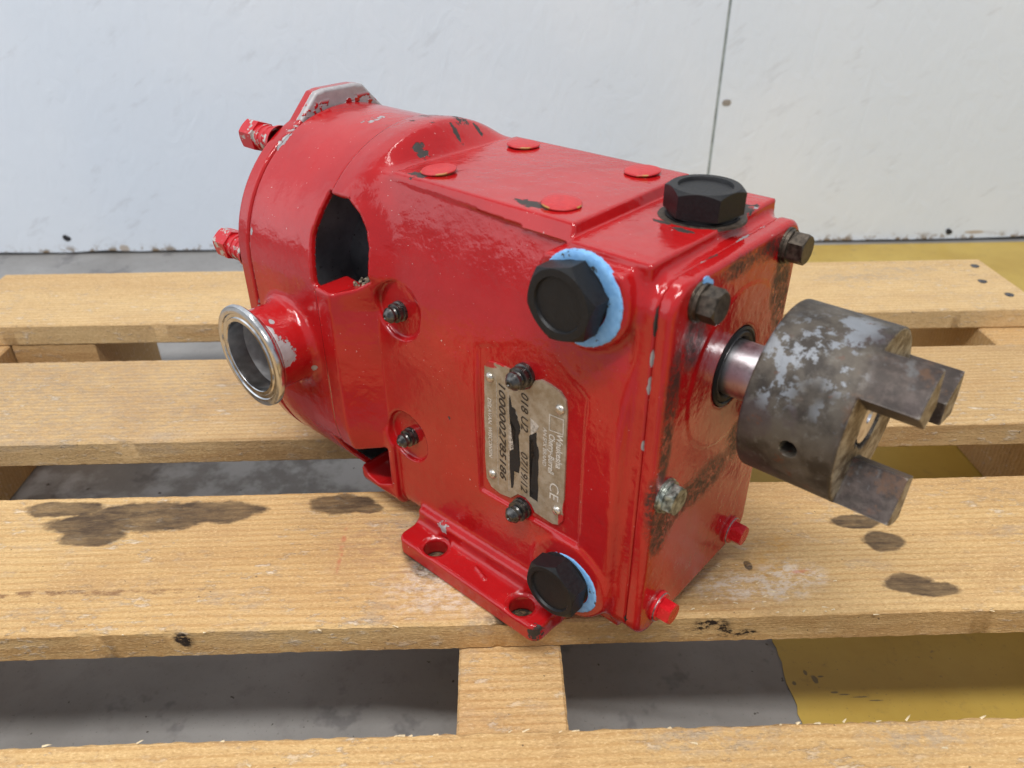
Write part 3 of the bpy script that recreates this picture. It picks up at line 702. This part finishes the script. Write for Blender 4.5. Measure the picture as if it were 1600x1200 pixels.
# shafts and seal carriers inside the casting, seen through the side openings
for y_, z_ in ((SY*0, 122), (0, 62.5)):
    c_ = lathe('seal_carrier', [(-25, 27.5), (-8, 27.5), (-7, 26), (-7, 21), (-3, 20), (-3, 13)], (-168, y_, z_), 'X', CAVITY, pump, 48, 30)
    lathe('inner_shaft', [(-4, 12.5), (24, 12.5)], (-168, y_, z_), 'X', SHAFT, c_, 40, 30)
# rear studs with nuts
for (y, z) in ((-31, 173.5), (-56.5, 124.2), (31, 171), (56.5, 120.8), (-31, 15), (31, 15)):
    n = lathe('cover_nut', [(0, 7.8), (1.6, 7.8), (1.7, 6.0), (7, 6.0), (7.3, 6.4), (8.6, 6.4), (8.9, 6.0), (11, 6.0), (11.3, 6.5), (12.6, 6.5), (12.9, 6.1), (16, 6.1)], (-229.7, y, z), '-X', NUT, pump, 32, 35)
    hexprism('hex_end', 15.5, 26, 13.5, (-229.7, y, z), '-X', NUT, n, spin=.35, cham=1.4)

# hexagon screw caps with squeezed-out sealant
def ring_sealant(c, r0, r1, seed, name='sealant_ring'):
    ph = [random.uniform(0, 6) for _ in range(5)]
    def shp(a, i):
        if i in (0, 1, 2): return 1+.006*math.sin(7*a+ph[0])+.004*math.sin(29*a+ph[1])+random.uniform(-.007, .007)+.02*math.sin(a+ph[3])
        return 1
    return lathe(name, [(-1.5, r1), (.35, r1), (.75, r1-.5), (.8, (r0+r1)/2+1), (.7, r0), (-1, r0)], c, '-Y', BLUE, pump, 220, 40, shape=shp)
for k, (cx, cz) in enumerate(CAPS):
    ring_sealant((cx+.6, -51.0, cz-1.2), 11, 17.0 if k == 0 else 14.7, k)
    for sgn, ax in ((-1, '-Y'),):
        c = lathe('screw_cap', [(-1, 12.6), (1.6, 12.6), (1.8, 12.0), (2.2, 12.0)], (cx-1.2, sgn*50.8, cz), ax, BLACK, pump, 48, 30)
        hexprism('hex_head', 1.9, 10.8, 25.2 if k == 0 else 24.0, (cx-1.2, sgn*50.8, cz), ax, BLACK, c, spin=R(14 if k == 0 else 22), recess=(9.9, 1.0), tilt=(0, 0, 0), cham=1.2)
c = lathe('screw_cap', [(-1, 13.4), (.8, 13.4), (1.0, 12.2), (2.2, 12.0)], (-22.7, 7.3, 174.2), 'Z', BLACK, pump, 48, 30)
hexprism('hex_head', 2.0, 11.3, 25.2, (-22.7, 7.3, 174.2), 'Z', BLACK, c, spin=R(20), recess=(9.9, 1.1), cham=1.2)

GASKET = plain('brown_oily_gasket', (0.045, 0.032, 0.022), .6, 0, .5, 500, .5)
lathe('cap_gasket', [(-.6, 15.4), (.3, 15.2), (.4, 14), (.4, 12)], (-22.7, 7.3, 174.0), 'Z', GASKET, pump, 90, 40, shape=lambda a, i: 1+.05*math.sin(2*a+.4)+random.uniform(-.012, .012))
# plug caps on the raised pad
for (x, y), tl in zip(((-124.6, -26.2), (-124.6, 26.2), (-61.2, -26.2), (-61.2, 26.2)), ((.06, -.05), (-.02, .02), (.02, .05), (.03, -.03))):
    lathe('plug_cap', [(-.8, 5.5), (.2, 5.7), (.4, 7.2), (.9, 7.5), (1.3, 7.2), (1.6, 5.8), (1.7, 0)], (x, y, 178.1), 'Z', PLUG, pump, 40, 40, tilt=(tl[0], tl[1], 0), shape=lambda a, i: 1+.012*math.sin(3*a)+.01*math.sin(8*a))

# front plate bolts
for (y, z, mt, sp_) in ((-31.2, 160.9, DARKSTEEL, .2), (33.6, 160.7, DARKSTEEL, .5), (-37.6, 84.2, ZINC, .3), (37.6, 84.2, DARKSTEEL, .1)):
    b = lathe('plate_bolt', [(-.5, 7.0), (.9, 7.0), (1.0, 6.5), (2.3, 6.4), (2.4, 5.4)], (0, y, z), 'X', mt, pump, 40, 30)
    hexprism('bolt_head', 2.3, 8.4 if mt is DARKSTEEL else 6.2, 10.6, (0, y, z), 'X', mt, b, spin=sp_, cham=1.5)
bm = bmesh.new(); add_lathe(bm, [(0, 4.6), (.7, 5.0), (1.0, 3.0)], 24, place((0.2, -29.6, 164.0), 'X'), lambda a, i: 1+.1*math.sin(5*a)); from_bm('sealant_dab', bm, BLUE, pump, 60)
for y in (-31, 31):
    b = lathe('plate_bolt', [(-.5, 6.9), (.7, 6.9), (1.1, 6.5), (1.2, 6.0), (1.7, 6.2), (2.1, 6.0), (2.2, 4.5)], (0, y, 20.3), 'X', REDBOLT, pump, 40, 30)
    b['label'] = 'red painted flanged bolt'
    lathe('washer', [(1.12, 6.0), (1.2, 6.6), (1.6, 6.6), (1.7, 6.0)], (0, y, 20.3), 'X', WASHER, b, 40, 30)
    hexprism('bolt_head', 2.0, 7.6, 8.9, (0, y, 20.3), 'X', REDBOLT, b, spin=.2, cham=1.3)

# grease fittings
def fitting(x, z, y0, s=1.0):
    P = [(-.5, 5.3), (1.6, 5.3), (1.9, 4.6), (3.0, 4.6), (3.3, 5.0), (4.4, 5.0), (4.8, 3.4), (5.6, 3.0), (6.2, 3.9), (7.6, 4.0), (9.6, 2.3), (10.0, 1.6), (10.1, 1.0), (9.7, .8), (9.6, 0)]
    f = lathe('grease_fitting', [(a*s, b*s) for a, b in P], (x, -y0, z), '-Y', FITTING, pump, 28, 30); return f
fitting(-130.6, 121.4, 47.6, .88); fitting(-130.3, 55.4, 47.6, .86); fitting(-58.8, 117.9, 48.6, .94); fitting(-59.6, 51.6, 48.6, .94)

# nameplate
PY = -48.8
def plane_to_pump(u, v, d): return Vector((u, PY-d, v))*MM
OUT = [(-79.4, 114.4), (-77.2, 117.1), (-71.4, 117.9), (-66.1, 117.7), (-65.4, 113.8), (-63.4, 111.5), (-58.6, 111.4), (-55.5, 113.4), (-53.3, 117.6), (-50.3, 119.2), (-45.8, 118.8), (-41.0, 117.6), (-38.4, 115.0), (-37.6, 110.8), (-37.4, 89.6), (-37.5, 66.2), (-37.6, 57.2), (-39.9, 53.8), (-43.1, 52.7), (-52.3, 53.4), (-54.3, 56.5), (-57.5, 58.6), (-61.8, 58.2), (-66.0, 53.8), (-72, 52.8), (-77.1, 53.9), (-79.8, 57.4), (-80.4, 68.1), (-80.2, 92.2)]
def flat(name, pts, d0, d1, mat, parent):
    bm = bmesh.new()
    lo = [bm.verts.new(plane_to_pump(u, v, d0)) for u, v in pts]; hi = [bm.verts.new(plane_to_pump(u, v, d1)) for u, v in pts]
    bm.faces.new(hi); bm.faces.new(lo[::-1])
    for i in range(len(pts)): j = (i+1) % len(pts); bm.faces.new((lo[i], lo[j], hi[j], hi[i]))
    bmesh.ops.triangulate(bm, faces=[f for f in bm.faces if len(f.verts) > 4])
    return from_bm(name, bm, mat, parent)
plate = flat('nameplate', OUT, -.8, .7, PLATE, pump)
plate['label'] = 'worn metal rating plate'
for u, v in ((-76.4, 110.2), (-40.7, 110.3), (-76.2, 61.6), (-40.7, 61.2)):
    lathe('rivet', [(0, 2.1), (.6, 2.1), (1.2, 1.5), (1.45, 0)], (u, PY-.65, v), '-Y', RIVET, plate, 20, 60)
def text(s, u, v0, v1, size, mat, shear=.18, bold=0, d=.74, depth=.10):
    """line of lettering that reads downwards; glyph tops point to the pump's front. u = baseline, v0 -> v1 the run"""
    cu = bpy.data.curves.new('lettering', 'FONT'); cu.body = s; cu.size = 1; cu.shear = shear; cu.offset = bold; cu.resolution_u = 3
    to = bpy.data.objects.new('lettering', cu); COL.objects.link(to); dg = bpy.context.evaluated_depsgraph_get()
    me = bpy.data.meshes.new_from_object(to.evaluated_get(dg)); bpy.data.objects.remove(to); bpy.data.curves.remove(cu)
    n = len(me.vertices); co = np.zeros(n*3, np.float32); me.vertices.foreach_get('co', co); co = co.reshape(-1, 3)
    x0, x1 = co[:, 0].min(), co[:, 0].max(); h = co[:, 1].max()
    sx = (v0-v1)/(x1-x0); sy = size/h
    out = np.stack([u+co[:, 1]*sy, np.full(n, PY-d-depth), v0-(co[:, 0]-x0)*sx], 1)*MM
    me.vertices.foreach_set('co', out.astype(np.float32).ravel()); me.update()
    bm = bmesh.new(); bm.from_mesh(me); bm.to_mesh(me); bm.free()
    me.name = 'lettering'; o = link('lettering', me, mat, plate); return o
text('1000002785186', -71.7, 109.5, 61.8, 3.5, INK, .25, .012)
text('018 U2', -59.9, 110.0, 92.2, 3.6, INK, .25, .006)
text('07/19/12', -60.0, 81.6, 61.2, 3.6, INK, .25, .004)
text('DELAVAN, WISCONSIN', -77.9, 100, 70, 2.0, INKPALE, .1, .015)
text('AN SPX BRAND', -48.5, 98.8, 80.4, 1.8, INKPALE, .12, .012)
text('Cherry-Burrell', -45.6, 97.2, 78.2, 2.9, INKPALE, .05, .02)
text('Waukesha', -41.9, 99.0, 82.4, 3.1, INKPALE, .05, .02)
text('CE', -44.6, 74.2, 65.6, 4.6, INKPALE, 0, 0)
def frame(pts, w_=.35):
    P = [Vector((a, b, 0)) for a, b in pts]; bm = bmesh.new()
    for i in range(len(P)):
        a, b = P[i], P[(i+1) % len(P)]; d = (b-a).normalized(); n = Vector((-d.y, d.x, 0))*w_/2; a = a-d*w_/2; b = b+d*w_/2
        bm.faces.new([bm.verts.new(plane_to_pump(q.x, q.y, .84+.01*i)) for q in (a-n, b-n, b+n, a+n)])
    return from_bm('logo_outline', bm, INKPALE, plate)
frame([(-45.6, 105.9), (-38.9, 106.3), (-38.9, 99.6), (-45.6, 98.8)])
def jag(pts, n=4, amp=.28):
    out = []
    for i in range(len(pts)):
        a, b = pts[i], pts[(i+1) % len(pts)]
        for k in range(n):
            s = k/n; out.append((a[0]+(b[0]-a[0])*s+(random.uniform(-amp, amp) if k else 0), a[1]+(b[1]-a[1])*s+(random.uniform(-amp, amp) if k else 0)))
    return out
P1 = [(-66.0, 106.1), (-64.9, 101.1), (-63.0, 100.5), (-61.0, 94.7), (-60.4, 93.0), (-60.8, 90.3), (-61.4, 88.5), (-61.6, 85.3), (-60.8, 78.0), (-60.6, 73.4), (-61.1, 69.7), (-62.5, 70.2), (-63.9, 69.0), (-64.0, 64.1), (-64.4, 60.5), (-65.5, 59.5), (-65.9, 67.2), (-66.2, 78.4), (-63.9, 81.1), (-63.0, 84.6), (-62.8, 90.9), (-65.9, 92.4), (-66.3, 98.3)]
P2 = [(-55.7, 91.1), (-52.1, 94.7), (-52.2, 90.5), (-50.8, 86.7), (-50.7, 75.1), (-50.9, 60.0), (-55.2, 60.6), (-52.9, 63.2), (-54.8, 64.4), (-55.0, 80.0), (-52.7, 82.6), (-53.5, 89.2), (-54.5, 90.6)]
flat('worn_black_field', jag(P1), .6, .80, INKBLACK, plate); flat('worn_black_field', jag(P2), .6, .80, INKBLACK, plate)
flat('bare_patch', jag([(-66.2, 91.4), (-63.2, 90.6), (-63.4, 83), (-64.2, 80.4), (-66.3, 79)], 3, .2), .6, .77, SILVERPATCH, plate)
flat('bare_patch', jag([(-55.2, 100.0), (-50.8, 97.9), (-51.9, 95.4), (-54.9, 91.8)], 3, .2), .6, .77, SILVERPATCH, plate)
flat('bare_patch', jag([(-54.9, 89.8), (-53.0, 88.6), (-52.6, 82.8), (-55.0, 80.6)], 3, .15), .6, .78, SILVERPATCH, plate)
flat('bare_patch', jag([(-62.6, 100), (-61.2, 95), (-61.1, 94), (-62.8, 95.6), (-63.5, 99)], 3, .15), .6, .78, SILVERPATCH, plate)
text('SERIAL NO', -65.2, 90.5, 80, 1.7, INK, .1, 0, .82, .06)
text('MODEL NO', -54.6, 89.2, 81.2, 1.6, INK, .1, 0, .82, .06)
flat('column_rule', [(-73.1, 110), (-72.9, 110), (-72.9, 57), (-73.1, 57)], .6, .76, SILVERPATCH, plate)
flat('column_rule', [(-66.9, 108), (-66.7, 108), (-66.7, 57), (-66.9, 57)], .6, .76, SILVERPATCH, plate)

# shaft, seal and coupling
lathe('shaft_seal', [(-1.9, 16.1), (.5, 16.1), (.9, 15.2), (.2, 14.6), (.9, 13.9), (.7, 12.6), (-1.5, 11.0)], (0, SY, SZ), 'X', RUBBER, pump, 56, 40)
lathe('drive_shaft', [(-5, 11.1), (49.6, 11.1), (51.2, 10.0), (51.2, 2.8), (49.6, 1.9), (48, 0)], (0, SY, SZ), 'X', SHAFT, pump, 64, 30)
def coupling(x, y, z):
    yy, zz = y-SY, z-SZ; r = np.sqrt(yy*yy+zz*zz)
    hub = slab(r-32.15, x-35.2, 16.9, .9)
    jaws = None
    for a in (125, 245, 5):
        a = R(a); c, s = math.cos(a), math.sin(a)
        u, v = yy*c+zz*s, -yy*s+zz*c
        # each jaw is a block with faces that close in towards the axis
        j = np.maximum(np.maximum(abs(v)*.955-u*.28-.35, 14.5-u), np.maximum(r-32.0, abs(x-60.5)-9.8))
        jaws = j if jaws is None else np.minimum(jaws, j)
    jaws = smax(jaws, x-70.3, .8)
    d = smin(hub, jaws, .6)
    d = smax(d, -np.maximum(r-11.7, 0*x), .5)
    key = np.maximum(np.maximum(abs(yy*math.cos(1.9)+zz*math.sin(1.9))-2.4, 0*x-50), -(-yy*math.sin(1.9)+zz*math.cos(1.9))); key = np.maximum(key, r-14)
    d = np.maximum(d, -key)
    ah = R(186); u, v = yy*math.cos(ah)+zz*math.sin(ah), -yy*math.sin(ah)+zz*math.cos(ah)
    hole = np.maximum(np.sqrt((x-36.8)**2+v*v)-3.1, 14-u)
    return smax(d, -hole, .4)
surface('jaw_coupling', coupling, (16, -31, 85), (73, 39, 156), .65, RUST, pump, 42, it=4)

# crusty residue in the mouth of the side opening
bm = bmesh.new()
for k in range(46):
    c = Vector((random.uniform(-156, -146), random.uniform(-52, -44), random.uniform(126.5, 128.8)+max(0, random.gauss(0, .4))))*MM
    m = Matrix.Translation(c) @ Matrix.Rotation(random.uniform(0, 3), 4, (random.random(), random.random(), 1)) @ Matrix.Diagonal((*[random.uniform(.5, 1.7)*MM for _ in range(3)], 1))
    bmesh.ops.create_icosphere(bm, subdivisions=1, radius=1, matrix=m)
o = from_bm('crusty_residue', bm, CRUST, pump); o['kind'] = 'stuff'
bm = bmesh.new(); bmesh.ops.create_icosphere(bm, subdivisions=2, radius=1, matrix=Matrix.Translation(Vector((-145.5, -49, 129.5))*MM) @ Matrix.Diagonal((2.2*MM, 3*MM, 1.6*MM, 1)))
from_bm('sealant_blob', bm, BLUE, pump, 180)
